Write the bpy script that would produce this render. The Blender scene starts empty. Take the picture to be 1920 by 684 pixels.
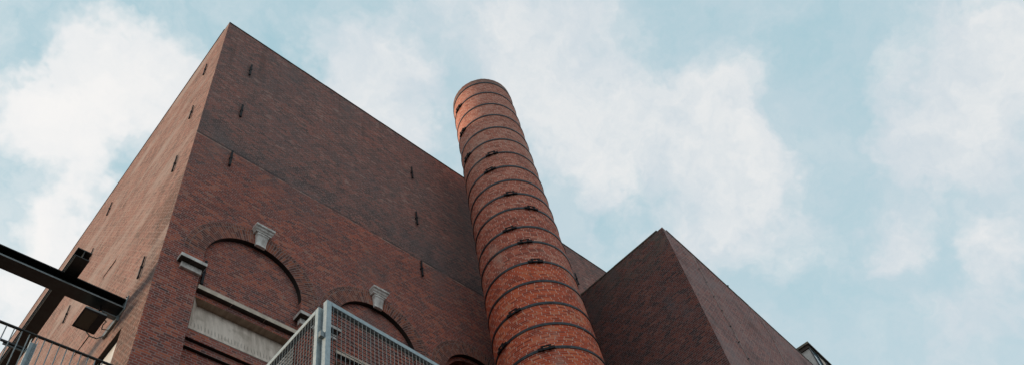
import bpy, bmesh, math, random
from mathutils import Vector, Matrix
random.seed(7)
# cloud centres as directions on the sky dome: (x, y, z, angular radius, strength)
BL=[(-0.007,0.601,0.799,0.033,-0.90),(0.155,0.392,0.907,0.046,-1.00),(0.091,0.398,0.913,0.024,-0.40),(-0.067,0.510,0.858,0.022,-0.60),(0.646,-0.003,0.764,0.066,-0.90),(0.584,-0.033,0.811,0.048,-0.50),(0.767,0.207,0.608,0.050,-0.50),(0.785,0.147,0.602,0.055,-0.80),(0.706,0.227,0.671,0.032,-0.40),(0.490,0.096,0.866,0.028,-0.50),(0.731,0.078,0.677,0.037,-0.40),(0.333,0.260,0.906,0.025,-0.35),(0.565,0.293,0.772,0.023,-0.50),(0.793,0.016,0.609,0.035,-0.70),(0.202,0.398,0.895,0.025,-0.40),(0.038,0.670,0.742,0.017,-0.30), (-0.014,0.529,0.848,0.062,1.00),(-0.008,0.565,0.825,0.050,1.30),(0.025,0.490,0.871,0.052,1.00),(0.049,0.594,0.803,0.046,0.90),(0.062,0.443,0.895,0.047,0.80),(0.073,0.490,0.868,0.053,0.80),(0.058,0.642,0.765,0.040,1.10),(0.065,0.700,0.711,0.039,1.10),(0.082,0.626,0.776,0.035,1.00),(0.250,0.328,0.911,0.057,1.00),(0.284,0.365,0.887,0.057,1.00),(0.354,0.352,0.867,0.045,1.00),(0.207,0.340,0.917,0.025,0.40),(0.383,0.201,0.902,0.070,1.00),(0.325,0.208,0.923,0.057,0.80),(0.409,0.154,0.900,0.057,0.90),(0.435,0.237,0.869,0.052,1.10),(0.492,0.259,0.831,0.052,1.10),(0.543,0.284,0.790,0.039,0.90),(0.518,0.171,0.838,0.058,0.90),(0.558,0.135,0.819,0.070,0.90),(0.615,0.151,0.774,0.070,1.00),(0.663,0.149,0.734,0.051,0.80),(0.617,0.091,0.781,0.056,0.80),(0.602,0.260,0.755,0.039,0.70),(0.648,0.223,0.728,0.032,0.50),(0.699,-0.035,0.715,0.047,0.90),(0.711,0.007,0.703,0.036,0.90),(0.703,-0.093,0.705,0.063,0.90),(0.696,-0.151,0.702,0.060,0.90),(0.748,-0.096,0.657,0.050,0.80),(0.738,-0.035,0.674,0.035,0.60),(0.760,0.040,0.648,0.030,0.90),(0.779,0.067,0.623,0.024,0.60),(0.810,0.000,0.586,0.028,0.70),(0.843,0.017,0.538,0.034,0.80),(0.852,0.065,0.519,0.040,0.50),(0.806,-0.036,0.591,0.034,0.70),(0.177,0.349,0.920,0.018,0.35),(0.702,0.079,0.708,0.025,0.35) ]
S = bpy.context.scene
COL = S.collection
H = 1.6                                    # eye height: every z below is measured from the eye
# ------------------------------------------------------------------ camera
cam = bpy.data.cameras.new('camera'); co = bpy.data.objects.new('camera', cam); COL.objects.link(co); S.camera = co
r_, u_, f_ = Vector((.734, -.663, -.150)), Vector((-.449, -.638, .626)), Vector((.510, .392, .765))
f_.normalize(); r_ = (r_ - f_ * r_.dot(f_)).normalized(); u_ = r_.cross(f_)
M = Matrix((r_, u_, -f_)).transposed().to_4x4(); M.translation = (0, 0, H)
co.matrix_world = M
cam.sensor_width = 36; cam.sensor_fit = 'HORIZONTAL'; cam.lens = 1514.94 * 36 / 1920
cam.shift_y = 163.87 / 1920; cam.clip_start = .05; cam.clip_end = 3000
# ------------------------------------------------------------------ light
SUN_AZ, SUN_EL = 126.0, 12.0               # degrees from +X towards +Y
sd = Vector((math.cos(math.radians(SUN_AZ)) * math.cos(math.radians(SUN_EL)),
             math.sin(math.radians(SUN_AZ)) * math.cos(math.radians(SUN_EL)), math.sin(math.radians(SUN_EL))))
sl = bpy.data.lights.new('sun', 'SUN'); sl.energy = 3.4; sl.angle = math.radians(10); sl.color = (1, .74, .50)
so = bpy.data.objects.new('sun', sl); COL.objects.link(so); so.rotation_euler = sd.to_track_quat('Z', 'Y').to_euler()
S.view_settings.view_transform = 'Standard'; S.view_settings.look = 'None'
S.view_settings.exposure = 0; S.view_settings.gamma = 1; S.view_settings.use_curve_mapping = False

class NT:
    """small helper around a node tree"""
    def __init__(s, nt): s.nt = nt; nt.nodes.clear()
    def n(s, t, **k):
        o = s.nt.nodes.new(t)
        for a, b in k.items(): setattr(o, a, b)
        return o
    def l(s, a, b): s.nt.links.new(a, b)
    def put(s, sock, v):
        if isinstance(v, bpy.types.NodeSocket): s.l(v, sock)
        else: sock.default_value = v
    def m(s, op, a, b=0., c=0., clamp=False):
        o = s.n('ShaderNodeMath', operation=op, use_clamp=clamp)
        for i, v in enumerate((a, b, c)): s.put(o.inputs[i], v)
        return o.outputs[0]
    def vm(s, op, a, b=(0, 0, 0), out=0, scale=None):
        o = s.n('ShaderNodeVectorMath', operation=op)
        s.put(o.inputs[0], a); s.put(o.inputs[1], b)
        if scale is not None: s.put(o.inputs['Scale'], scale)
        return o.outputs[out]
    def ss(s, v, a, b, x=0., y=1.):
        o = s.n('ShaderNodeMapRange', interpolation_type='SMOOTHSTEP')
        s.put(o.inputs[0], v)
        for i, q in enumerate((a, b, x, y)): s.put(o.inputs[i + 1], q)
        return o.outputs[0]
    def noise(s, vec, scale, detail=3., rough=.55, out=0):
        o = s.n('ShaderNodeTexNoise'); s.put(o.inputs['Vector'], vec)
        o.inputs['Scale'].default_value = scale; o.inputs['Detail'].default_value = detail; o.inputs['Roughness'].default_value = rough
        return o.outputs[out]
    def mix(s, f, a, b, mode='MIX'):
        o = s.n('ShaderNodeMix', data_type='RGBA', blend_type=mode)
        s.put(o.inputs[0], f)
        for i, v in ((6, a), (7, b)):
            if isinstance(v, tuple) and len(v) == 3: v = v + (1,)
            s.put(o.inputs[i], v)
        return o.outputs[2]
    def ramp(s, v, pts, interp='LINEAR'):
        o = s.n('ShaderNodeValToRGB'); s.put(o.inputs[0], v); e = o.color_ramp; e.interpolation = interp
        while len(e.elements) < len(pts): e.elements.new(.5)
        for el, (p, c) in zip(e.elements, pts): el.position = p; el.color = tuple(c) + (1,)
        return o.outputs[0]
    def sep(s, v):
        o = s.n('ShaderNodeSeparateXYZ'); s.put(o.inputs[0], v); return o.outputs
    def comb(s, x=0., y=0., z=0.):
        o = s.n('ShaderNodeCombineXYZ')
        for i, v in enumerate((x, y, z)): s.put(o.inputs[i], v)
        return o.outputs[0]

# ------------------------------------------------------------------ sky
W = bpy.data.worlds.new('World'); S.world = W; W.use_nodes = True
t = NT(W.node_tree)
sky = t.n('ShaderNodeTexSky', sky_type='NISHITA', sun_disc=False)
sky.sun_elevation = math.radians(SUN_EL); sky.sun_rotation = math.radians(90 - SUN_AZ)
sky.air_density = 1; sky.dust_density = 2; sky.ozone_density = 1
g = t.n('ShaderNodeTexCoord').outputs['Generated']
wn = t.noise(g, 5.5, 5, .62, 1)
wv = t.vm('SCALE', t.vm('SUBTRACT', wn, (.5, .5, .5)), scale=.20)
wn2 = t.noise(g, 22, 4, .6, 1)
wv = t.vm('ADD', wv, t.vm('SCALE', t.vm('SUBTRACT', wn2, (.5, .5, .5)), scale=.045))
gd = t.vm('ADD', g, wv)
acc = None
for (x, y, z, r, s) in BL:
    d = t.vm('DISTANCE', gd, (x, y, z), out=1)
    b = t.ss(d, 0., r * 2.0, s * .9, 0.)
    acc = b if acc is None else t.m('ADD', acc, b)
far_ = t.ss(t.vm('DISTANCE', g, (.51, .25, .82), out=1), .55, .95)
wide = t.noise(gd, 2.6, 6, .55)
dens = t.m('ADD', t.m('MULTIPLY', acc, .72), t.m('MULTIPLY', far_, t.ss(wide, .42, .62)))
# slow billows, then wisps drawn out by a swirling offset, then fine fraying at the edges
gq = t.vm('MULTIPLY', gd, (1., 1.35, 1.))
dens = t.m('ADD', dens, t.m('MULTIPLY', t.m('SUBTRACT', t.noise(gq, 4.6, 3, .5), .46), 1.7))
dens = t.m('ADD', dens, t.m('MULTIPLY', t.m('SUBTRACT', t.noise(gd, 12., 8, .62), .5), 1.25))
cl = t.m('POWER', t.ss(dens, -.30, .86), .9)
thin = t.m('MULTIPLY', t.ss(t.noise(t.vm('ADD', gd, (3.1, .7, 1.9)), 6., 8, .6), .36, .68), .55)
cl = t.m('MAXIMUM', cl, thin)
light = t.ss(t.m('ADD', t.m('MULTIPLY', dens, .45), t.m('MULTIPLY', t.m('SUBTRACT', t.noise(gd, 9., 8, .62), .5), 2.6)), -.25, 1.15)
# clouds are warmest and brightest towards the sun
east = t.ss(t.vm('DOT_PRODUCT', g, tuple(sd), out=1), .15, .95)
cloud = t.mix(light, (.63, .70, .755), (.865, .86, .855))
cloud = t.mix(t.m('MULTIPLY', east, .9), cloud, (1.06, 1.01, .975))
veil = t.mix(t.ss(t.sep(g)[2], .1, .95), (.60, .77, .835), (.44, .655, .735))
clear = t.mix(.12, veil, t.mix(1., sky.outputs[0], (.10, .10, .10), 'MULTIPLY'))
skyc = t.mix(t.m('MULTIPLY', cl, .93), clear, cloud)
bg = t.n('ShaderNodeBackground'); t.l(skyc, bg.inputs[0]); bg.inputs[1].default_value = 1.0
t.l(bg.outputs[0], t.n('ShaderNodeOutputWorld').inputs[0])

# ------------------------------------------------------------------ materials
def mat(name):
    m = bpy.data.materials.new(name); m.use_nodes = True
    t = NT(m.node_tree); b = t.n('ShaderNodeBsdfPrincipled'); t.l(b.outputs[0], t.n('ShaderNodeOutputMaterial').inputs[0])
    return m, t, b

def brick_mat(name, pal, mortar, joint=.006, head=None, length=(.22, .11), hgt=.0615, zones=None, post=None, bump=.5, headw=None, jit=.03):
    """bricks from the UV map (metres): alternating stretcher / header courses, one colour per brick"""
    m, t, b = mat(name)
    uv = t.n('ShaderNodeUVMap').outputs[0]
    P = t.n('ShaderNodeTexCoord').outputs['Object']
    wob = t.vm('SCALE', t.vm('SUBTRACT', t.noise(uv, 9., 2, .6, 1), (.5, .5, .5)), scale=.010)
    u, v, _ = t.sep(t.vm('ADD', uv, wob))
    rowf = t.m('DIVIDE', v, hgt); row = t.m('FLOOR', rowf); fv = t.m('FRACT', rowf)
    odd = t.m('MODULO', t.m('ADD', row, 4000.), 2.)
    half = t.m('MODULO', t.m('FLOOR', t.m('DIVIDE', t.m('ADD', row, 4000.), 2.)), 2.)
    ln = t.m('ADD', length[0], t.m('MULTIPLY', odd, length[1] - length[0]))
    off = t.m('ADD', t.m('MULTIPLY', odd, .055), t.m('MULTIPLY', half, .11))
    rj = t.n('ShaderNodeTexWhiteNoise', noise_dimensions='1D'); t.put(rj.inputs['W'], row)
    off = t.m('ADD', off, t.m('MULTIPLY', rj.outputs[0], jit))
    uf = t.m('DIVIDE', t.m('ADD', u, off), ln); col = t.m('FLOOR', uf); fu = t.m('FRACT', uf)
    wh = t.n('ShaderNodeTexWhiteNoise', noise_dimensions='2D'); t.l(t.comb(col, row), wh.inputs['Vector'])
    hsh = wh.outputs[0]; h3 = t.sep(wh.outputs[1])
    du = t.m('MULTIPLY', t.m('MINIMUM', fu, t.m('SUBTRACT', 1., fu)), ln)
    dv = t.m('MULTIPLY', t.m('MINIMUM', fv, t.m('SUBTRACT', 1., fv)), hgt)
    jn = t.noise(uv, 3.0, 3)
    jw = t.m('MULTIPLY', t.m('ADD', jn, .5), joint)
    mh = t.ss(dv, t.m('MULTIPLY', jw, .6), t.m('MULTIPLY', jw, 1.3), 1., 0.)
    jw2 = t.m('MULTIPLY', jw, headw or 1.)
    mv = t.ss(du, t.m('MULTIPLY', jw2, .6), t.m('MULTIPLY', jw2, 1.3), 1., 0.)
    macro = t.noise(P, .55, 5, .6)
    meso = t.noise(P, 2.3, 4, .6)
    grain = t.noise(uv, 60., 3, .7)
    # nudge the hash by a slow noise so dark and bright bricks gather in patches
    hv = t.m('ADD', t.m('MULTIPLY', hsh, .85), t.m('MULTIPLY', t.m('SUBTRACT', meso, .4), .75), clamp=True)
    base = t.ramp(hv, pal)
    if zones: base = zones(t, P, hv, base, macro)
    base = t.mix(t.m('MULTIPLY', t.m('SUBTRACT', grain, .35), .9, clamp=True), base, t.mix(1., base, (.55, .52, .5), 'MULTIPLY'))
    mcol = t.mix(macro, tuple(c * .75 for c in mortar), tuple(c * 1.3 for c in mortar))
    hcol = mcol if head is None else t.mix(macro, tuple(c * .8 for c in head), tuple(c * 1.2 for c in head))
    c = t.mix(mh, base, mcol); c = t.mix(mv, c, hcol)
    if post: c = post(t, P, uv, c, macro, meso)
    t.l(c, b.inputs['Base Color']); b.inputs['Roughness'].default_value = .92
    b.inputs['Specular IOR Level'].default_value = .18
    mort = t.m('MAXIMUM', mh, mv)
    hh = t.m('ADD', t.m('MULTIPLY', t.m('SUBTRACT', 1., mort), 1.), t.m('ADD', t.m('MULTIPLY', h3[1], .5), t.m('MULTIPLY', grain, .5)))
    bp = t.n('ShaderNodeBump'); bp.inputs['Strength'].default_value = bump; bp.inputs['Distance'].default_value = .006
    t.l(hh, bp.inputs['Height']); t.l(bp.outputs[0], b.inputs['Normal'])
    return m

LOWPAL = [(0, (.11, .060, .058)), (.12, (.175, .068, .058)), (.42, (.275, .080, .060)), (.7, (.365, .098, .065)), (.88, (.50, .140, .078)), (1, (.38, .20, .15))]
UPPAL = [(0, (.10, .070, .068)), (.2, (.165, .100, .090)), (.5, (.245, .116, .098)), (.8, (.345, .130, .102)), (1, (.43, .27, .225))]
def front_zones(t, P, hv, base, macro):
    z = t.sep(P)[2]
    band = t.m('MULTIPLY', t.ss(z, 18.5 + H, 18.62 + H), t.ss(z, 18.8 + H, 20.4 + H, 1., 0.))
    hv = t.m('SUBTRACT', hv, t.m('MULTIPLY', band, t.ss(t.noise(P, 1.4, 5, .65), .34, .56, .06, .34)), clamp=True)
    hv = t.m('SUBTRACT', hv, t.ss(t.noise(t.vm('ADD', P, (9, 3, 5)), .9, 6, .7), .50, .75, 0., .16), clamp=True)
    up = t.ramp(hv, UPPAL)
    k = t.m('ADD', z, t.m('MULTIPLY', t.m('SUBTRACT', t.noise(P, 4., 3), .5), .10))
    return t.mix(t.m('GREATER_THAN', k, 18.56 + H), base, up)
def front_post(t, P, uv, c, macro, meso):
    x, y, z = t.sep(P)
    # sooty mottling just above the line where the masonry changes, pale bloom lower down
    band = t.m('MULTIPLY', t.ss(z, 18.5 + H, 18.62 + H), t.ss(z, 18.7 + H, 20.6 + H, 1., 0.))
    k = t.m('MULTIPLY', band, t.ss(t.noise(P, 1.4, 5, .65), .46, .60))
    c = t.mix(t.m('MULTIPLY', k, .34), c, (.075, .07, .075))
    st = t.noise(t.vm('MULTIPLY', P, (1., 1., .33)), .8, 5, .6)
    c = t.mix(t.m('MULTIPLY', t.ss(st, .50, .72), .42), c, (.19, .155, .145))
    c = t.mix(t.m('MULTIPLY', t.ss(t.noise(t.vm('ADD', P, (9, 3, 5)), .9, 6, .7), .56, .72), .22), c, (.06, .05, .05))
    # repaired and weathered areas: redder fields, greyer fields, pale runs below the roof edge
    fld = t.noise(t.vm('ADD', t.vm('MULTIPLY', P, (.7, 1., 1.1)), (2., 0, 7.)), .45, 6, .68)
    c = t.mix(t.ss(fld, .50, .66, 0., .7), c, t.mix(1., c, (1.22, 1.05, 1.0), 'MULTIPLY'))
    c = t.mix(t.ss(fld, .34, .50, .7, 0.), c, t.mix(.35, t.mix(1., c, (.86, .96, 1.02), 'MULTIPLY'), (.17, .135, .128)))
    run = t.noise(t.vm('MULTIPLY', P, (3.2, 1., .16)), 1., 5, .65)
    c = t.mix(t.m('MULTIPLY', t.ss(run, .54, .72), t.ss(z, 20. + H, 25. + H, .10, .42)), c, (.085, .062, .055))
    ln = t.m('MULTIPLY', t.ss(t.m('ABSOLUTE', t.m('SUBTRACT', z, 18.545 + H)), .010, .022, 1., 0.), t.ss(t.noise(P, 1.1, 4, .7), .45, .6))
    line_shade = t.m('MULTIPLY', t.ss(t.m('ABSOLUTE', t.m('SUBTRACT', z, 18.60 + H)), .02, .06, 1., 0.), t.ss(t.noise(P, 1.7, 4, .7), .38, .52))
    c = t.mix(t.m('MULTIPLY', line_shade, .6), c, (.05, .045, .045))  # thin shadow along the masonry break, painted into the brick colour
    return t.mix(t.m('MULTIPLY', ln, .75), c, (.50, .38, .30))
FRONT = brick_mat('weathered_red_brick', LOWPAL, (.33, .24, .215), joint=.0068, zones=front_zones, post=front_post)
SIDEPAL = [(0, (.10, .06, .05)), (.25, (.20, .105, .086)), (.5, (.29, .14, .112)), (.75, (.36, .165, .128)), (1, (.38, .25, .205))]
def side_zones(t, P, hv, base, macro):
    x, y, z = t.sep(P)
    n = t.m('MULTIPLY', t.m('SUBTRACT', t.noise(P, .9, 5, .6), .5), 1.6)
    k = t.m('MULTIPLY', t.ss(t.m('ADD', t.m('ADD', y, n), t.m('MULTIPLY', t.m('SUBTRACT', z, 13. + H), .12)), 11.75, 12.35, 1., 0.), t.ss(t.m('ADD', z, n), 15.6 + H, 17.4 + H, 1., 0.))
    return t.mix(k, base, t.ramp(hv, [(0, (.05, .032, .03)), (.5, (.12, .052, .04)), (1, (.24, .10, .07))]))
def side_post(t, P, uv, c, macro, meso):
    st = t.noise(t.vm('MULTIPLY', P, (1., .35, 1.2)), .75, 6, .62)
    c = t.mix(t.m('MULTIPLY', t.ss(st, .47, .68), .62), c, (.42, .345, .31))
    c = t.mix(t.m('MULTIPLY', t.ss(t.noise(t.vm('ADD', P, (4, 7, 1)), .6, 6, .7), .52, .70), .45), c, (.13, .085, .07))
    lines = t.m('MULTIPLY', t.ss(t.m('ABSOLUTE', t.m('SUBTRACT', t.m('FRACT', t.m('DIVIDE', t.sep(P)[2], .615)), .5)), .03, .07, 1., 0.), t.ss(t.noise(P, 1.3, 4), .45, .65))
    return t.mix(t.m('MULTIPLY', lines, .14), c, (.48, .40, .34))
SIDE = brick_mat('bleached_brick', SIDEPAL, (.40, .32, .28), joint=.0062, zones=side_zones, post=side_post)
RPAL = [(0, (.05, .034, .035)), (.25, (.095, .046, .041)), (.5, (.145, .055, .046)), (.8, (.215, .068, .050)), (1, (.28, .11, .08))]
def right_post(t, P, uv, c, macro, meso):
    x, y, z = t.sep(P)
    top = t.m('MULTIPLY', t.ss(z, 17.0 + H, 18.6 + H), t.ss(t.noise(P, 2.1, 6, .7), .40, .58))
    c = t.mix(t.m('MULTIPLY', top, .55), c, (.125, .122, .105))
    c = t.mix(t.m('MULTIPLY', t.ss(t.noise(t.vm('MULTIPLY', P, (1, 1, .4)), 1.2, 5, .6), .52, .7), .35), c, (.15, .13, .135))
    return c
RIGHT_DARK = brick_mat('shaded_annex_brick', RPAL, (.20, .175, .175), joint=.006, post=right_post)  # darker palette paints in the shade beside chimney and main building
RPAL2 = [(0, (.12, .062, .062)), (.25, (.19, .085, .080)), (.5, (.29, .108, .092)), (.8, (.37, .125, .095)), (1, (.42, .22, .18))]
def right2_post(t, P, uv, c, macro, meso):
    st = t.noise(t.vm('MULTIPLY', P, (.5, 1., 1.)), 1.0, 6, .65)
    c = t.mix(t.m('MULTIPLY', t.ss(st, .42, .66), .55), c, (.33, .25, .24))
    return t.mix(t.m('MULTIPLY', t.ss(t.noise(t.vm('ADD', P, (3, 3, 3)), .8, 6, .7), .52, .7), .5), c, (.07, .05, .048))
RIGHT_LIGHT = brick_mat('purple_brown_brick', RPAL2, (.40, .33, .31), joint=.007, post=right2_post)
def chim_zones(t, P, hv, base, macro):
    z = t.sep(P)[2]
    red = t.ramp(hv, [(0, (.26, .045, .026)), (.25, (.46, .078, .036)), (.6, (.62, .105, .044)), (.85, (.74, .17, .068)), (1, (.60, .25, .14))])
    c = t.mix(t.ss(z, 16.52 + H, 16.56 + H), red, base)
    pink = t.ramp(hv, [(0, (.33, .125, .09)), (.5, (.52, .195, .135)), (1, (.62, .31, .24))])
    return t.mix(t.ss(t.m('ADD', z, t.m('MULTIPLY', macro, 3.)), 19.5 + H, 25.5 + H), c, pink)
def chim_post(t, P, uv, c, macro, meso):
    x, y, z = t.sep(P)
    nz = t.m('MULTIPLY', t.m('SUBTRACT', t.noise(P, 3., 4, .6), .5), .5)
    soot = t.ss(t.m('ADD', z, nz), 27.35 + H, 27.85 + H)
    c = t.mix(t.m('MULTIPLY', soot, .75), c, (.085, .07, .06))
    c = t.mix(t.m('MULTIPLY', t.ss(t.noise(t.vm('MULTIPLY', P, (1, 1, .45)), 1.1, 6, .65), .55, .72), .45), c, (.50, .36, .29))
    pale = t.ss(t.noise(t.vm('ADD', P, (5, 1, 8)), 1.5, 5, .6), .56, .66)
    c = t.mix(t.m('MULTIPLY', pale, .4), c, (.25, .07, .05))
    run = t.noise(t.comb(t.sep(uv)[0], t.m('MULTIPLY', t.sep(uv)[1], .12), 0.), 5., 5, .7)
    return t.mix(t.m('MULTIPLY', t.ss(run, .56, .74), .38), c, (.10, .06, .05))
CHIM = brick_mat('orange_red_chimney_brick', [(0, (.22, .058, .042)), (.3, (.40, .098, .064)), (.6, (.53, .132, .082)), (.85, (.62, .19, .115)), (1, (.62, .30, .22))],
                 (.42, .25, .20), joint=.0050, head=(.66, .51, .42), length=(.22, .22), hgt=.062, zones=chim_zones, post=chim_post, headw=1.4, jit=.11, bump=.6)

def plain(name, col, col2=None, scale=6., rough=.7, metal=0., spec=.4, detail=5, bump=.0, stretch=(1, 1, 1), lo=.35, hi=.65):
    m, t, b = mat(name)
    P = t.n('ShaderNodeTexCoord').outputs['Object']
    n = t.noise(t.vm('MULTIPLY', P, stretch), scale, detail, .65)
    t.l(t.mix(t.ss(n, lo, hi), col, col2 or tuple(c * .7 for c in col)), b.inputs['Base Color'])
    b.inputs['Roughness'].default_value = rough; b.inputs['Metallic'].default_value = metal; b.inputs['Specular IOR Level'].default_value = spec
    if bump:
        bp = t.n('ShaderNodeBump'); bp.inputs['Strength'].default_value = bump; bp.inputs['Distance'].default_value = .01
        t.l(n, bp.inputs['Height']); t.l(bp.outputs[0], b.inputs['Normal'])
    return m
IRON = plain('black_iron', (.008, .009, .012), (.016, .015, .017), 14, .6, 0, .2)
HOOP = plain('grey_painted_iron', (.045, .058, .066), (.020, .024, .028), 9, .45, .3, .5)
STEEL = plain('black_steel', (.006, .0075, .0075), (.014, .018, .018), 5, .42, 0., .35)
GALV = plain('galvanised_steel', (.40, .47, .49), (.31, .38, .40), 26, .5, .25, .5, 6)
GALV2 = plain('dull_galvanised_steel', (.25, .29, .30), (.17, .21, .22), 12, .5, .2, .5)
BARM = plain('grey_grating_steel', (.21, .24, .25), (.15, .175, .18), 12, .5, .2, .4)
STONE = plain('pale_limestone', (.74, .71, .67), (.44, .41, .38), 7, .85, 0, .25, 6, .3, (1, 1, .4))
GRIME_SHADE = plain('grime_and_shade_stone', (.07, .06, .05), (.04, .033, .028), 6, .9)  # grime and painted-in shade together, for the undersides of slabs and sills
SILLM = plain('tan_sandstone', (.68, .58, .475), (.50, .42, .34), 5, .85, 0, .25, 6, .3, (1, 1, 1))
MORT = plain('grey_mortar', (.30, .235, .21), (.19, .145, .13), 8, .9, 0, .2)
COPE = plain('dark_coping', (.075, .058, .050), (.045, .038, .033), 3, .9, 0, .2, 6, .4)
LEAD = plain('lichen_coping', (.16, .14, .105), (.085, .075, .062), 5, .85, 0, .3, 6, .4)
WHITE = plain('white_panel', (.78, .77, .74), (.66, .65, .62), 3, .5, 0, .4)
DARKV = plain('dark_reveal', (.018, .014, .012), (.03, .022, .018), 3, .9)  # near-black for arch soffits, ledge undersides, wall slots and the flue
CONC = plain('pale_concrete', (.56, .545, .52), (.43, .415, .39), 2.4, .85, 0, .3, 6, .2)
PAVE = plain('grey_paving', (.075, .07, .066), (.05, .047, .045), 1.2, .9)
ROOFM = plain('grey_roof_felt', (.08, .08, .08), (.05, .05, .05), 1, .9)
def concrete_panel():
    m, t, b = mat('streaked_concrete')
    P = t.n('ShaderNodeTexCoord').outputs['Object']; x, y, z = t.sep(P)
    st = t.noise(t.vm('MULTIPLY', P, (4., 1., .5)), 1.5, 6, .65)
    c = t.mix(t.ss(st, .35, .65), (.70, .60, .515), (.44, .365, .30))
    c = t.mix(t.m('MULTIPLY', t.ss(t.noise(P, 2., 5, .6), .55, .65), .5), c, (.36, .30, .24))
    # row of short saw-tooth notches left by shuttering near the foot
    fx = t.m('ABSOLUTE', t.m('SUBTRACT', t.m('FRACT', t.m('DIVIDE', t.m('ADD', x, t.m('MULTIPLY', t.noise(P, 5., 2), .05)), .072)), .5))
    tooth = t.m('MULTIPLY', t.ss(fx, .10, .17, 1., 0.), t.m('MULTIPLY', t.ss(z, 12.20 + H, 12.24 + H), t.ss(z, 12.33 + H, 12.42 + H, 1., 0.)))
    c = t.mix(t.m('MULTIPLY', tooth, .55), c, (.17, .14, .115))
    t.l(c, b.inputs['Base Color']); b.inputs['Roughness'].default_value = .88
    return m
PANEL = concrete_panel()
SOFF = plain('brown_concrete', (.40, .30, .22), (.28, .20, .15), 4, .9, 0, .2, 5, 0, (3, 1, 1))  # browner and darker than the panel, for its downward-facing soffit
def glass(name, col=(.02, .025, .03)):
    m, t, b = mat(name); b.inputs['Base Color'].default_value = col + (1,); b.inputs['Roughness'].default_value = .06
    b.inputs['Specular IOR Level'].default_value = .6 if name != 'lamp_glass' else .12
    return m
GLASS = glass('dark_glass'); GLASSB = glass('blue_grey_glass', (.16, .25, .29))

# ------------------------------------------------------------------ mesh helpers
def link(name, me, parent=None, mats=()):
    o = bpy.data.objects.new(name, me); COL.objects.link(o)
    for m in mats: me.materials.append(m)
    if parent: o.parent = parent; o.matrix_parent_inverse = parent.matrix_world.inverted()
    return o
def tag(o, label=None, cat=None, group=None, kind=None):
    for k, v in (('label', label), ('category', cat), ('group', group), ('kind', kind)):
        if v: o[k] = v
    return o
def empty(name, loc, label=None, cat=None, group=None):
    o = bpy.data.objects.new(name, None); COL.objects.link(o); o.empty_display_size = .3
    o.location = (loc[0], loc[1], loc[2] + H)
    bpy.context.view_layer.update()
    return tag(o, label, cat, group)
class MB:
    def __init__(s): s.b = bmesh.new(); s.u = s.b.loops.layers.uv.new('UVMap')
    def poly(s, pts, mi=0, uv=None):
        f = s.b.faces.new([s.b.verts.new((p[0], p[1], p[2] + H)) for p in pts]); f.material_index = mi
        if uv:
            for l, q in zip(f.loops, uv): l[s.u].uv = q
        return f
    def box(s, x0, x1, y0, y1, z0, z1, mi=0, R=None, bev=0):
        c = [(x, y, z) for z in (z0, z1) for y in (y0, y1) for x in (x0, x1)]
        return s.hexa(c, mi, R, bev)
    def hexa(s, c, mi=0, R=None, bev=0):
        """eight corners, x fastest, then y, then z; R maps local to world"""
        vs = [s.b.verts.new((Vector(R @ Vector(p)) if R else Vector(p)) + Vector((0, 0, H))) for p in c]
        fs = [s.b.faces.new([vs[i] for i in q]) for q in ((0, 2, 3, 1), (4, 5, 7, 6), (0, 1, 5, 4), (2, 6, 7, 3), (0, 4, 6, 2), (1, 3, 7, 5))]
        for f in fs: f.material_index = mi
        if bev:
            es = list({e for f in fs for e in f.edges})
            r = bmesh.ops.bevel(s.b, geom=es, offset=bev, segments=1, affect='EDGES', clamp_overlap=True)
            for f in r['faces']: f.material_index = mi
        return vs
    def bar(s, a, b, r, mi=0, n=8):
        a = Vector(a) + Vector((0, 0, H)); b = Vector(b) + Vector((0, 0, H)); d = b - a
        q = d.to_track_quat('Z', 'Y'); rings = []
        for p in (a, b): rings.append([s.b.verts.new(p + q @ Vector((r * math.cos(2 * math.pi * i / n), r * math.sin(2 * math.pi * i / n), 0))) for i in range(n)])
        for i in range(n):
            f = s.b.faces.new((rings[0][i], rings[0][(i + 1) % n], rings[1][(i + 1) % n], rings[1][i])); f.material_index = mi; f.smooth = True
        for rr in rings: s.b.faces.new(rr).material_index = mi
    def tube(s, pts, r, mi=0, n=8):
        for a, b in zip(pts, pts[1:]): s.bar(a, b, r, mi, n)
    def walluv(s, off=(0, 0)):
        """brick coordinates in metres, chosen by the way a face looks"""
        s.b.normal_update()
        for f in s.b.faces:
            nx, ny, nz = f.normal
            for l in f.loops:
                p = l.vert.co
                if abs(nz) > .7: l[s.u].uv = (p.x, p.y)
                elif abs(nx) > abs(ny): l[s.u].uv = (p.y + .37, p.z)
                else: l[s.u].uv = (p.x, p.z)
    def build(s, name, mats, parent=None, wall=False, normals=True):
        if normals: bmesh.ops.recalc_face_normals(s.b, faces=s.b.faces)
        if wall: s.walluv()
        me = bpy.data.meshes.new(name); s.b.to_mesh(me); s.b.free()
        return link(name, me, parent, mats if isinstance(mats, (list, tuple)) else [mats])

def arch_prism(mb, cx, hw, z0, zs, y0, y1, n=40):
    """doorway outline with a round head, as a closed prism"""
    pts = [(cx - hw, z0), (cx + hw, z0)] + [(cx + hw * math.cos(math.pi * i / n), zs + hw * math.sin(math.pi * i / n)) for i in range(n + 1)]
    A = [mb.b.verts.new((x, y0, z + H)) for x, z in pts]; B = [mb.b.verts.new((x, y1, z + H)) for x, z in pts]
    mb.b.faces.new(A); mb.b.faces.new(B[::-1])
    k = len(pts)
    for i in range(k): mb.b.faces.new((A[i], B[i], B[(i + 1) % k], A[(i + 1) % k]))

# ------------------------------------------------------------------ ground
g_ = MB(); g_.poly([(-900, -900, -H), (900, -900, -H), (900, 900, -H), (-900, 900, -H)])
tag(g_.build('ground', PAVE, normals=False), kind='structure')

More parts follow.
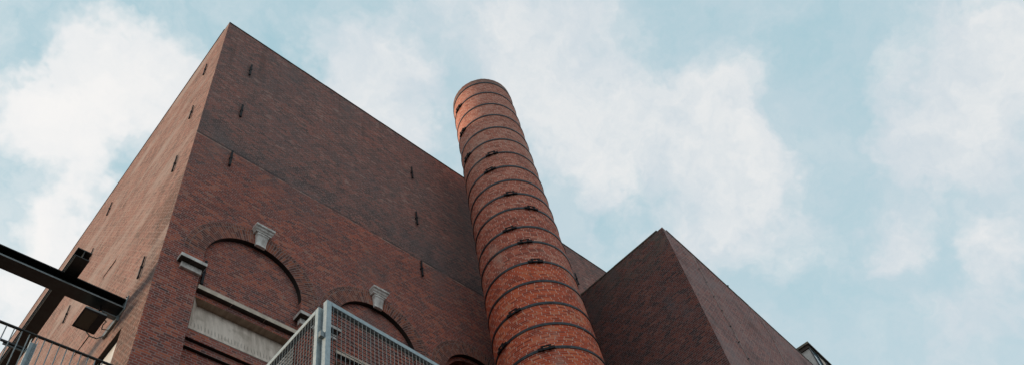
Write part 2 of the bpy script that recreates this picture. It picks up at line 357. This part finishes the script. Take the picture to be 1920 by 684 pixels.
# ------------------------------------------------------------------ main brick building
X0, Y0, ZT = 2.938, 10.8, 25.40
bld = empty('brick_building', (X0, Y0, -H), 'tall windowless brick building with blind arches, behind the round chimney', 'building')
wb = MB(); wb.box(X0, 46, Y0, 40, -H, ZT)
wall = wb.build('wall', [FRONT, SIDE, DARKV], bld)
cut = MB()
BAYS = [(4.974, 1.180), (8.262, 1.180), (11.56, 1.180)]
for cx, hw in BAYS: arch_prism(cut, cx, hw, -1.0, 14.27, Y0 - 1, Y0 + .12)
for cx, hw in BAYS[:2]: 
    cut2 = cut
cuts = [cut]
c2 = MB()
for cx, hw in BAYS[:2]:
    c2.box(cx - hw + .045, cx + hw - .02, Y0 + .05, Y0 + .335, 12.12, 13.045)     # cavity of the concrete panel
cuts.append(c2)
c3 = MB()
for cx, hw in BAYS[:2]:
    c3.box(cx - hw + .02, cx + hw - .02, Y0 + .06, Y0 + .20, -.9, 11.89)          # two stepped ledges under the panel
cuts.append(c3)
c4 = MB()
for cx, hw in BAYS[:2]:
    c4.box(cx - hw + .02, cx + hw - .02, Y0 + .15, Y0 + .28, -.85, 11.74)
cuts.append(c4)
c5 = MB(); arch_prism(c5, 11.56, 1.06, -.8, 14.27, Y0 + .06, Y0 + .75); cuts.append(c5)
c6 = MB(); c6.box(X0 - .5, X0 + .112, 11.86, 13.4, 9.6, 12.43); cuts.append(c6)
c7 = MB()
c7.box(X0 - .5, X0 + .15, 14.36, 14.78, 17.11, 17.225)                               # thin horizontal slots in the side wall
c7.box(X0 - .5, X0 + .15, 14.28, 14.66, 14.27, 14.39); cuts.append(c7)
c8 = MB(); c8.box(X0 - .45, X0 + .13, 14.77, 15.08, 17.12, 17.205); c8.box(X0 - .45, X0 + .13, 14.65, 15.06, 14.28, 14.37); cuts.append(c8)
tmp = []
for i, c in enumerate(cuts):
    o = c.build('cutter', DARKV); tmp.append(o)
    md = wall.modifiers.new('b%d' % i, 'BOOLEAN'); md.operation = 'DIFFERENCE'; md.solver = 'EXACT'; md.object = o
bpy.context.view_layer.update()
dg = bpy.context.evaluated_depsgraph_get()
me = bpy.data.meshes.new_from_object(wall.evaluated_get(dg))
wall.modifiers.clear(); wall.data = me
for o in tmp: bpy.data.objects.remove(o)
bm = bmesh.new(); bm.from_mesh(me); uvl = bm.loops.layers.uv.verify(); bm.normal_update()
for f in bm.faces:
    n = f.normal; c = f.calc_center_median(); f.material_index = 0
    if n.x < -.7 and c.x < X0 + .02: f.material_index = 1
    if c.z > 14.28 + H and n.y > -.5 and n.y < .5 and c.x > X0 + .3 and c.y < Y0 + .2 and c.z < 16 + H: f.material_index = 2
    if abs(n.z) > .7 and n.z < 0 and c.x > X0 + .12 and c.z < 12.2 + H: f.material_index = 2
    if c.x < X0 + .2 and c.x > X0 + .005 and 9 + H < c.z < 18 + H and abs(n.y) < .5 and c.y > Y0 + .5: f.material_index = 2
    for l in f.loops:
        p = l.vert.co
        if abs(n.z) > .7: l[uvl].uv = (p.x, p.y)
        elif abs(n.x) > abs(n.y): l[uvl].uv = (p.y + .37, p.z)
        else: l[uvl].uv = (p.x, p.z)
bm.to_mesh(me); bm.free()
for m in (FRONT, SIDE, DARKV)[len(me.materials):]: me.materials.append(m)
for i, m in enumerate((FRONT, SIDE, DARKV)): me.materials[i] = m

# coping along the roof edge, slightly proud and uneven
cp = MB()
def ragged(mb, a, b, out, z, hgt, dep, step=.44, jit=.004):
    a = Vector(a); b = Vector(b); L = (b - a).length; d = (b - a) / L; out = Vector(out)
    n = int(L / step)
    for i in range(n):
        p = a + d * (i * step); q = a + d * ((i + 1) * step - .004)
        j = random.uniform(-jit, jit); k = random.uniform(0, jit)
        c = []
        for zz in (z, z + hgt + j):
            for w in (-dep, .012 + k):
                for e in (p, q): c.append((e.x + out.x * w, e.y + out.y * w, zz))
        mb.hexa(c)
ragged(cp, (X0, Y0, 0), (44, Y0, 0), (0, -1, 0), ZT, .055, .30)
ragged(cp, (X0, Y0 + .3, 0), (X0, 39.8, 0), (-1, 0, 0), ZT, .055, .30)
cp.build('coping', COPE, bld)

# arch rings: radial brick courses 3 mm proud of the wall
def ring(mb, cx, zc, r0, r1, y, mi, n=60):
    for i in range(n):
        a, b = math.pi * i / n, math.pi * (i + 1) / n
        q = [(r0, a), (r1, a), (r1, b), (r0, b)]
        P = [(cx + r * math.cos(t), y, zc + r * math.sin(t)) for r, t in q]
        rm = (r0 + r1) / 2
        mb.poly(P, mi, [(r - r0, t * rm) for r, t in q])
    for r in (r0, r1):
        for i in range(n):
            a, b = math.pi * i / n, math.pi * (i + 1) / n
            q = [(cx + r * math.cos(a), y, zc + r * math.sin(a)), (cx + r * math.cos(b), y, zc + r * math.sin(b))]
            mb.poly([q[0], q[1], (q[1][0], Y0 + .02, q[1][2]), (q[0][0], Y0 + .02, q[0][2])], mi, [(0, r * a), (0, r * b), (.05, r * b), (.05, r * a)])
VOUS = brick_mat('voussoir_brick', [(0, (.09, .05, .045)), (.3, (.16, .065, .052)), (.6, (.24, .085, .06)), (.85, (.36, .12, .07)), (1, (.28, .18, .14))],
                 (.30, .22, .195), joint=.0062, length=(.175, .35), hgt=.064)
for cx, hw in BAYS:
    rb = MB()
    ring(rb, cx, 14.27, 1.181, 1.530, Y0 - .003, 0); ring(rb, cx, 14.27, 1.542, 1.632, Y0 - .003, 0)
    ring(rb, cx, 14.27, 1.530, 1.542, Y0 - .0045, 1); ring(rb, cx, 14.27, 1.632, 1.642, Y0 - .0045, 1)
    rb.build('arch_ring', [VOUS, MORT], bld, normals=False)

# keystones: moulded cap over a scrolled block
def keystone(cx):
    m = MB()
    prof = [(.0, 15.80), (.125, 15.80), (.135, 15.835), (.165, 15.86), (.18, 15.90), (.215, 15.92), (.215, 15.985), (.0, 15.985)]
    def ring_at(i):
        d, z = prof[i]; w = .135 + d * .5
        return [(cx - w, Y0, z), (cx - w, Y0 - d, z), (cx + w, Y0 - d, z), (cx + w, Y0, z)]
    R = [ring_at(i) for i in range(1, len(prof) - 1)]
    for A, B in zip(R, R[1:]):
        for k in range(3): m.poly([A[k], A[k + 1], B[k + 1], B[k]])
    m.poly(R[0]); m.poly(R[-1])
    cap = m.build('keystone', STONE, bld)
    b = MB()
    # tapered block with an S-scroll front
    K = 12; secs = []
    for i in range(K + 1):
        tt = i / K; z = 15.80 - tt * .42
        w = .140 - .018 * tt; d = .090 - .030 * tt + .014 * math.sin(tt * math.pi * 2.1)
        if i in (1, 2): d += .022; w += .012
        secs.append([(cx - w, Y0, z), (cx - w, Y0 - d, z), (cx - w * .62, Y0 - d - .012, z), (cx + w * .62, Y0 - d - .012, z), (cx + w, Y0 - d, z), (cx + w, Y0, z)])
    for A, B in zip(secs, secs[1:]):
        for k in range(5): b.poly([A[k], A[k + 1], B[k + 1], B[k]])
    b.poly(secs[0]); b.poly(secs[-1])
    o = b.build('scroll_block', STONE, cap)
for cx in (4.985, 8.29): keystone(cx)

# imposts: slab over a smaller block
def impost(xa, xb, xc, xd):
    m = MB(); m.box(xa, xb, Y0 - .20, Y0 + .10, 13.668, 13.765, bev=.006)
    m.b.normal_update()
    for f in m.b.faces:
        if f.normal.z < -.9: f.material_index = 1  # underside: grime with shade in its colour
    o = m.build('impost', [STONE, GRIME_SHADE], bld)
    m = MB(); m.box(xc, xd, Y0 - .065, Y0 + .05, 13.51, 13.666, bev=.004); m.build('impost_block', STONE, o)
impost(3.275, 3.84, 3.36, 3.80)
impost(6.045, 7.11, 6.13, 7.07)
impost(9.34, 10.41, 9.42, 10.37)

# sills and concrete panels in the bays
for k, (cx, hw) in enumerate(BAYS[:2]):
    m = MB()
    n = 3; xs = [cx - hw + .03 + (2 * hw - .06) * i / n for i in range(n + 1)]
    for i in range(n):
        j = random.uniform(-.004, .004)
        m.box(xs[i], xs[i + 1] - .0015, Y0 + .005 + j, Y0 + .14, 13.195 + j, 13.315 + j * .5, bev=.004)
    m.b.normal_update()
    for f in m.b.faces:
        if f.normal.z < -.9: f.material_index = 1  # sill underside, grime and shade in one dark colour
    m.build('sill', [SILLM, GRIME_SHADE], bld)
    x0, x1 = cx - hw + .048, cx + hw - .023
    f = Y0 + .112; bk = Y0 + .315; zt, zb = 13.040, 12.123
    p = MB()
    ix0, ix1 = x0 + .155, x1 - .155
    zm = 12.26
    p.poly([(ix0, bk, zt), (ix1, bk, zt), (x1 - .03, f + .03, zm), (x0 + .03, f + .03, zm)])      # leaning slab
    p.poly([(x0 + .03, f + .03, zm), (x1 - .03, f + .03, zm), (x1, f, zb), (x0, f, zb)])
    p.poly([(x0, f, zt), (ix0, bk, zt), (x0 + .03, f + .03, zm), (x0, f, zb)])                    # left splay
    p.poly([(x1, f, zt), (x1, f, zb), (x1 - .03, f + .03, zm), (ix1, bk, zt)])
    pan = p.build('concrete_panel', PANEL, bld)
    s_ = MB(); s_.box(x0, x1, f + .002, bk + .01, zt + .001, zt + .004); s_.build('soffit', SOFF, pan)
# dark glazing deep in the third bay and the white infill of the side opening
m = MB(); m.box(10.4, 12.75, Y0 + .70, Y0 + .73, -.7, 15.5); m.build('window', GLASS, bld)
m = MB(); m.box(X0 + .095, X0 + .108, 11.865, 13.39, 9.61, 12.422)
wi = m.build('window', WHITE, bld)
m = MB()
m.box(X0 + .06, X0 + .094, 12.95, 13.02, 9.62, 12.42); m.box(X0 + .06, X0 + .094, 11.87, 12.9, 10.9, 10.96); m.build('frame', STEEL, wi)

# wall anchors: upright iron bar held by an eye
def anchor(x, y, z, side, h=.34):
    m = MB()
    if side == 'front':
        m.box(x - .028, x + .028, y - .075, y - .035, z - h, z - .01, bev=.006); m.box(x - .026, x + .026, y - .070, y - .036, z + .01, z + h, bev=.006)
        m.box(x - .032, x + .032, y - .085, y + .02, z - .03, z + .03, bev=.008); m.box(x - .028, x + .028, y - .085, y - .03, z - h - .02, z - h + .05, bev=.01)
    else:
        m.box(x - .044, x - .014, y - .024, y + .024, z - h, z - .012, bev=.006); m.box(x - .040, x - .012, y - .020, y + .020, z + .012, z + h, bev=.006)
        m.box(x - .052, x + .02, y - .024, y + .024, z - .022, z + .022, bev=.006); m.box(x - .050, x - .010, y - .028, y + .028, z - h - .02, z - h + .05, bev=.01)
    m.build('wall_anchor', IRON, bld)
for x, zs in ((3.885, (23.20, 20.66, 18.18)), (9.89, (23.25, 20.63, 18.13)), (17.84, (23.22,))):
    for z in zs: anchor(x, Y0, z, 'front')
anchor(3.895, Y0 + .12, 13.80, 'front', .38)
for y, zs in ((11.76, (23.66, 20.98, 18.30, 14.18)), (17.76, (23.40, 20.90, 18.26))):
    for z in zs: anchor(X0, y, z, 'side', .36)
# roof so that the block is closed from above
m = MB(); m.box(X0 + .4, 45.5, Y0 + .4, 39.5, ZT + .002, ZT + .02); m.build('roof', ROOFM, bld)

# ------------------------------------------------------------------ round chimney
CX, CY = 12.200, 8.931
ZC = 27.915
def cr(z): return 1.5699 - .01609 * z
chim = empty('chimney', (CX, CY, -H), 'tall round tapering orange-red brick chimney bound with black iron hoops', 'chimney')
cm = MB(); NS, NZ = 128, 60
def cpt(a, z, e=0.): r = cr(z) + e; return (CX + r * math.cos(a), CY + r * math.sin(a), z)
rnd = random.Random(3)
topj = [rnd.uniform(-.012, .012) for _ in range(NS)]
for i in range(NS):
    a0, a1 = 2 * math.pi * i / NS, 2 * math.pi * (i + 1) / NS
    for k in range(NZ):
        z0 = -H + (ZC + H) * k / NZ; z1 = -H + (ZC + H) * (k + 1) / NZ
        j0 = topj[i] if k == NZ - 1 else 0; j1 = topj[(i + 1) % NS] if k == NZ - 1 else 0
        f = cm.poly([cpt(a0, z0), cpt(a1, z0), cpt(a1, z1 + j1), cpt(a0, z1 + j0)], 0, [(a0 * 1.33, z0), (a1 * 1.33, z0), (a1 * 1.33, z1), (a0 * 1.33, z1)])
        f.smooth = True
    cm.poly([cpt(a0, ZC + topj[i]), cpt(a1, ZC + topj[(i + 1) % NS]), cpt(a1, ZC, -.3), cpt(a0, ZC, -.3)], 0, [(a0 * 1.3, 0), (a1 * 1.3, 0), (a1 * 1.3, .3), (a0 * 1.3, .3)])
    cm.poly([cpt(a0, ZC, -.3), cpt(a1, ZC, -.3), cpt(a1, ZC - 3, -.3), cpt(a0, ZC - 3, -.3)], 1)
bmesh.ops.remove_doubles(cm.b, verts=cm.b.verts, dist=.0005)
cm.build('shaft', [CHIM, DARKV], chim)
HO = [(27.576, None), (26.75, 168), (25.85, None), (25.00, 167), (24.10, None), (23.27, 167.2), (22.40, -148.2), (21.53, -156.8), (20.71, None),
      (19.93, -136.5), (19.16, -113.8), (18.21, -149.2), (17.48, -135), (16.575, -128.9), (15.76, None), (14.88, -167.1), (14.10, 167.8), (13.27, -142.3)]
def hoop(z, az, w=.040, th=.020):
    m = MB(); n = 96
    for i in range(n):
        a0, a1 = 2 * math.pi * i / n, 2 * math.pi * (i + 1) / n
        # two flat straps side by side with a shallow groove between
        pr = [(-w, .003), (-w, th), (-.006, th), (-.004, th * .55), (.004, th * .55), (.006, th), (w, th), (w, .003)]
        for (za, ea), (zb_, eb) in zip(pr, pr[1:]):
            f = m.poly([cpt(a0, z + za, ea), cpt(a1, z + za, ea), cpt(a1, z + zb_, eb), cpt(a0, z + zb_, eb)]); f.smooth = False
    bmesh.ops.remove_doubles(m.b, verts=m.b.verts, dist=.0003)
    ho = m.build('hoop', HOOP, chim)
    if az is not None:
        a = math.radians(az); c = Vector(cpt(a, z, 0)); R = Matrix.Translation(c) @ Matrix.Rotation(a, 4, 'Z')
        k = MB()
        for s in (-1, 1):
            k.box(.005, .080, s * .08 - .016, s * .08 + .016, -.072, .072, R=R, bev=.008)    # upright lugs
            k.box(.005, .040, s * .15 - .06, s * .15 + .06, -.044, .044, R=R, bev=.005)
        for zz in (-.058, .058): 
            k.box(.040, .066, -.13, .13, zz - .014, zz + .014, R=R)                            # tightening bolts
        k.build('clamp', IRON, ho)
for i, (z, az) in enumerate(HO): hoop(z, az, .034 if z > 22 else .040)

# ------------------------------------------------------------------ lower building on the right
C = Vector((15.198, 5.741, 0)); ZR = 18.82
dl = Vector((-.037, .9993, 0)); df = Vector((.9967, .0809, 0))
rb_ = empty('brick_annex', (C.x, C.y, -H), 'lower dark brick building with a sharp corner, right of the round chimney', 'building')
m = MB()
A = C; Bp = C + dl * 5.04; D = C + df * 17; E_ = Vector((D.x + .2, 10.79, 0))
def V(p, z): return (p.x, p.y, z)
m.poly([V(Bp, -H), V(A, -H), V(A, ZR), V(Bp, ZR)], 0, [(0, 0), (5.04, 0), (5.04, ZR + H), (0, ZR + H)])
m.poly([V(A, -H), V(D, -H), V(D, ZR), V(A, ZR)], 1, [(0, 0), (17, 0), (17, ZR + H), (0, ZR + H)])
m.poly([V(D, -H), V(E_, -H), V(E_, ZR), V(D, ZR)], 1, [(0, 0), (5, 0), (5, ZR + H), (0, ZR + H)])
m.poly([V(E_, -H), V(Bp, -H), V(Bp, ZR), V(E_, ZR)], 1)
m.poly([V(A, ZR), V(D, ZR), V(E_, ZR), V(Bp, ZR)], 2)
m.build('wall', [RIGHT_DARK, RIGHT_LIGHT, ROOFM], rb_)
m = MB(); ragged(m, (Bp.x, Bp.y, 0), (A.x, A.y, 0), (-1, -.037, 0), ZR + .002, .05, .25)
ragged(m, (A.x + .25, A.y + .02, 0), (D.x, D.y, 0), (.081, -.997, 0), ZR + .002, .07, .25, .6, .006)
m.build('coping', LEAD, rb_)
Rr = Matrix.Translation(C) @ Matrix.Rotation(math.atan2(df.y, df.x), 4, 'Z')
m = MB(); m.box(3.73, 3.81, -.04, .08, ZR + .07, ZR + .12, R=Rr, bev=.02); m.build('roof_bracket', COPE, rb_)
WIRE = plain('weathered_wire', (.42, .36, .34), (.30, .25, .23), 5, .7)
def conductor(name, u0, u1, zt, clips):
    w = MB(); w.tube([Rr @ Vector((u0, -.035, zt)), Rr @ Vector((u0 + .02, -.030, zt - 1.2)), Rr @ Vector((u1 - .04, -.030, zt - 3.4)), Rr @ Vector((u1, -.030, zt - 4.6)), Rr @ Vector((u1, -.030, 2.))], .009, n=6)
    o = w.build(name, WIRE, rb_)
    if clips:
        for zz in clips:
            c = MB(); uu = u0 + (u1 - u0) * min(1, (zt - zz) / 4.4)
            c.box(uu - .016, uu + .016, -.050, 0, zz - .014, zz + .014, R=Rr, bev=.005); c.build('clip', IRON, o)
conductor('lightning_conductor', 1.49, 1.69, 18.60, [18.0, 17.38, 16.75, 16.14, 15.50, 14.88, 14.24, 13.6, 13.0, 12.4])
conductor('lightning_conductor', 5.62, 5.44, 18.62, None)

# ------------------------------------------------------------------ pale building beyond
far = empty('modern_building', (30.64, 7.82, -H), 'pale concrete corner of a modern block peeking over the annex roof', 'building')
Rf = Matrix.Translation(Vector((30.64, 7.82, 0))) @ Matrix.Rotation(math.radians(5.0), 4, 'Z')
ZF = 24.5
m = MB(); m.box(.02, 9, .02, 8, -H, ZF - .30, R=Rf); m.build('wall', CONC, far)
m = MB(); m.box(-.04, 9.1, -.04, 8.1, ZF - .30, ZF - .12, R=Rf); m.build('fascia', COPE, far)
m = MB(); m.box(-.10, 9.2, -.12, 8.2, ZF - .118, ZF, R=Rf); m.build('roof', LEAD, far)
m = MB(); m.box(-.02, .09, -.03, .018, 2, ZF - .302, R=Rf, mi=0); m.box(.70, .78, -.06, .018, 2, ZF - .302, R=Rf); m.box(1.5, 1.58, -.06, .018, 2, ZF - .302, R=Rf); m.build('mullion', HOOP, far)
wn_ = MB(); wn_.box(.092, .698, -.012, .018, 2, ZF - .302, R=Rf); o = wn_.build('window', GLASSB, far)
wn_ = MB(); wn_.box(.782, 1.498, -.012, .018, 2, ZF - 1.6, R=Rf); wn_.box(1.582, 8.9, -.012, .018, 2, ZF - .9, R=Rf); wn_.build('window', GLASS, far)
m = MB(); m.box(.782, 1.498, -.03, .018, ZF - 1.598, ZF - .302, R=Rf); m.build('spandrel', SILLM, far)
m = MB()
for z in (ZF - 1.75, ZF - 3.4, ZF - 5.0): m.box(-.012, .018, .1, 7.9, z, z + .015, R=Rf)
for y in (.65, 1.9, 3.2): m.box(-.014, .016, y, y + .012, 2, ZF - .31, R=Rf)
m.build('joint', HOOP, far)

# ------------------------------------------------------------------ steel beams on the left
def ibeam(name, axis, c, a, b, z0, w, h, label, tf=.022, tw=.014):
    """I-section along x or y; c = centre across, a..b = ends"""
    m = MB()
    def bx(p0, p1, q0, q1):
        if axis == 'x': m.box(a, b, c + p0, c + p1, z0 + q0, z0 + q1)
        else: m.box(c + p0, c + p1, a, b, z0 + q0, z0 + q1)
    bx(-w / 2, w / 2, 0, tf); bx(-w / 2, w / 2, h - tf, h); bx(-tw / 2, tw / 2, tf, h - tf)
    return m
b1 = empty('steel_beam', (X0, 12.25, 13.2), 'black steel I-beam running out from the plate on the brick wall, under the other beam', 'beam')
ibeam('', 'x', 12.26, -14, X0 - .024, 13.205, .32, .27, '').build('girder', STEEL, b1)
m = MB(); m.box(-14, X0 - .03, 12.096, 12.0995, 13.203, 13.240); m.build('lit_flange_strip', BARM, b1)  # pale strip painting the light caught by lower flange and web
m = MB(); m.box(X0 - .022, X0 - .001, 12.06, 12.46, 13.12, 13.57, bev=.004)
ep = m.build('end_plate', GALV2, b1)
m = MB()
for y in (12.09, 12.43):
    for z in (13.17, 13.52): m.bar((X0 - .022, y, z), (X0 - .045, y, z), .014, n=6)
m.build('bolt', IRON, ep)
b2 = empty('steel_beam', (1.78, 11.6, 13.48), 'black steel I-beam with open end lying across the other beam, along the wall', 'beam')
ibeam('', 'y', 1.785, 11.60, 30, 13.478, .28, .255, '').build('girder', STEEL, b2)
m = MB(); m.box(1.66, 1.672, 11.61, 29.9, 13.466, 13.476); m.build('edge_strip', GALV2, b2)

# ------------------------------------------------------------------ floodlight under the beam
fl = empty('floodlight', (2.48, 12.48, 12.9), 'black floodlight facing down on a bent bracket below the steel beam', 'floodlight')
m = MB()
xa, xb, ya, yb, zz = 2.27, 2.69, 12.20, 12.76, 12.90
top = [(2.36, 12.33), (2.60, 12.33), (2.60, 12.62), (2.36, 12.62)]
base = [(xa, ya), (xb, ya), (xb, yb), (xa, yb)]
for i in range(4):
    j = (i + 1) % 4
    m.poly([(base[i][0], base[i][1], zz), (base[j][0], base[j][1], zz), (base[j][0], base[j][1], zz + .05), (base[i][0], base[i][1], zz + .05)])
    m.poly([(base[i][0], base[i][1], zz + .05), (base[j][0], base[j][1], zz + .05), (top[j][0], top[j][1], zz + .20), (top[i][0], top[i][1], zz + .20)])
m.poly([(x, y, zz + .20) for x, y in top])
m.build('housing', GALV2, fl)
m = MB()
for q in ((xa - .012, xb + .012, ya - .012, ya + .022), (xa - .012, xb + .012, yb - .022, yb + .012)): m.box(q[0], q[1], q[2], q[3], zz - .02, zz - .001)
for q in ((xa - .012, xa + .022), (xb - .14, xb + .012)): m.box(q[0], q[1], ya + .023, yb - .023, zz - .02, zz - .001)
rim = m.build('rim', IRON, fl)
m = MB(); m.box(xa + .023, xb - .141, ya + .023, yb - .023, zz - .012, zz - .004); m.build('lens', glass('lamp_glass', (.05, .047, .038)), rim)
m = MB()
m.box(2.60, 2.90, 12.28, 12.40, 13.075, 13.10, bev=.004); m.box(2.885, 2.935, 12.26, 12.9, 12.98, 13.12, bev=.004)
m.tube([(2.50, 12.77, 12.93), (2.66, 12.90, 12.93), (2.80, 12.92, 12.96), (2.93, 12.80, 13.02)], .014)
m.build('bracket', GALV2, fl)
m = MB(); m.tube([(2.70, 12.36, 12.96), (2.76, 12.40, 12.97), (2.74, 12.50, 12.95), (2.77, 12.62, 12.95), (2.86, 12.62, 12.99), (2.93, 12.66, 13.03)], .009, n=6)
m.build('cable', IRON, fl)
m = MB(); m.bar((2.55, 12.30, 13.08), (2.55, 12.30, 13.19), .02); m.build('stem', IRON, fl)

# ------------------------------------------------------------------ railing on the raised walkway
YR = 10.0; ZRL = 9.64
rl = empty('railing', (0, YR, 8.5), 'dark steel railing with thin upright bars at lower left, in front of the beams', 'railing')
m = MB(); m.box(-6, 2.92, YR - .022, YR + .022, ZRL - .030, ZRL, bev=.005); m.build('top_rail', STEEL, rl)
m = MB(); m.box(-6, 1.315, YR + .02, YR + .045, 9.325, 9.355); m.build('middle_rail', STEEL, rl)
m = MB(); m.box(-6, 2.92, YR - .014, YR + .014, 8.60, 8.63); m.build('bottom_rail', STEEL, rl)
x = 1.073 - .1076 * 60
bars = []
proto = None
while x < 2.9:
    if x > -3:
        if proto is None:
            mm = MB(); mm.bar((0, YR, 8.61), (0, YR, ZRL - .031), .0085, n=8); proto = mm.build('baluster', GALV2, rl)
            proto.location.x += x - 0; base_x = x
        else:
            o = proto.copy(); COL.objects.link(o); o.location = proto.location.copy(); o.location.x += x - base_x
    x += .1076
m = MB(); m.box(1.33, 1.43, YR + .024, YR + .036, 8.2, 9.50, bev=.003); m.box(1.33, 1.336, YR - .03, YR + .023, 8.2, 9.52); m.box(1.424, 1.43, YR - .03, YR + .023, 8.2, 9.52); m.build('post', GALV, rl)
m = MB(); m.box(1.02, 1.34, YR + .05, YR + .07, 9.30, 9.36); m.build('post_bracket', GALV2, rl)
wk = empty('walkway', (-2, 9.4, -H), 'raised steel walkway deck carrying the railing at lower left', 'walkway')
m = MB(); m.box(-6, 2.9, 9.2, 10.06, 8.0, 8.14); m.build('deck', STEEL, wk)
for xx in (-5, -1.2, 2.2):
    m = MB(); m.box(xx - .08, xx + .08, 9.5, 9.66, -H, 7.998); m.build('leg', STEEL, wk)

# ------------------------------------------------------------------ galvanised mesh cage panels
def mesh_panel(loc, ang, length, height, label, face):
    """frame of square tube along local +x, mesh flush with the local -y face"""
    e = empty('mesh_panel', (loc[0], loc[1], loc[2] - height), label, 'mesh panel', 'galvanised mesh panels of the cage')
    R = Matrix.Translation(Vector(loc)) @ Matrix.Rotation(ang, 4, 'Z'); w, d = .046, .05
    sg = face
    y0, y1 = (0, d) if sg > 0 else (-d, 0)
    def fb(a, b, c, dd):
        m = MB(); m.box(a, b, y0, y1, c, dd, R=R, bev=.003); return m.build('frame_bar', GALV, e)
    fb(0, w, -height, -.0005); fb(length - w, length, -height, -.0005); fb(w + .001, length - w - .001, -w, -.0005); fb(w + .001, length - w - .001, -height, -height + w)
    yv = .004 if sg > 0 else -.004
    n = int((length - 2 * w) / .041)
    m = MB(); h = MB()
    for i in range(n):
        xx = w + .018 + i * .041
        m.box(xx - .0016, xx + .0016, *( (.002, .006) if sg > 0 else (-.006, -.002) ), -height + w, -w, R=R)
    k = int((height - 2 * w) / .041)
    for i in range(k):
        z = -w - .03 - i * .041
        h.box(w, length - w, *( (.007, .012) if sg > 0 else (-.012, -.007) ), z - .0013, z + .0013, R=R)
    g1 = m.build('upright_bars', BARM, e); g2 = h.build('cross_bars', STEEL, e)
    return e, R
pa, Ra = mesh_panel((2.271, 3.587, 4.922), math.radians(3.94), 2.6, 1.9, 'galvanised mesh panel right of the cage corner, facing the viewer', 1)
m = MB(); m.box(-.036, -.002, .016, .05, -.42, -.36, R=Ra, bev=.003); m.build('hinge', GALV2, pa)
pb, Rb = mesh_panel((2.242, 3.661, 4.886), math.radians(89.6), 2.4, 1.9, 'galvanised mesh panel left of the cage corner, running back to the wall', -1)
cd = empty('cage_platform', (2.8, 4.4, -H), 'raised steel platform under the mesh cage', 'platform')
m = MB(); m.box(2.2, 5.0, 3.55, 6.2, 2.80, 2.95); m.build('deck', STEEL, cd)
for xx, yy in ((2.3, 3.7), (4.8, 3.7), (2.3, 6.0), (4.8, 6.0)):
    m = MB(); m.box(xx - .06, xx + .06, yy - .06, yy + .06, -H, 2.798); m.build('leg', STEEL, cd)
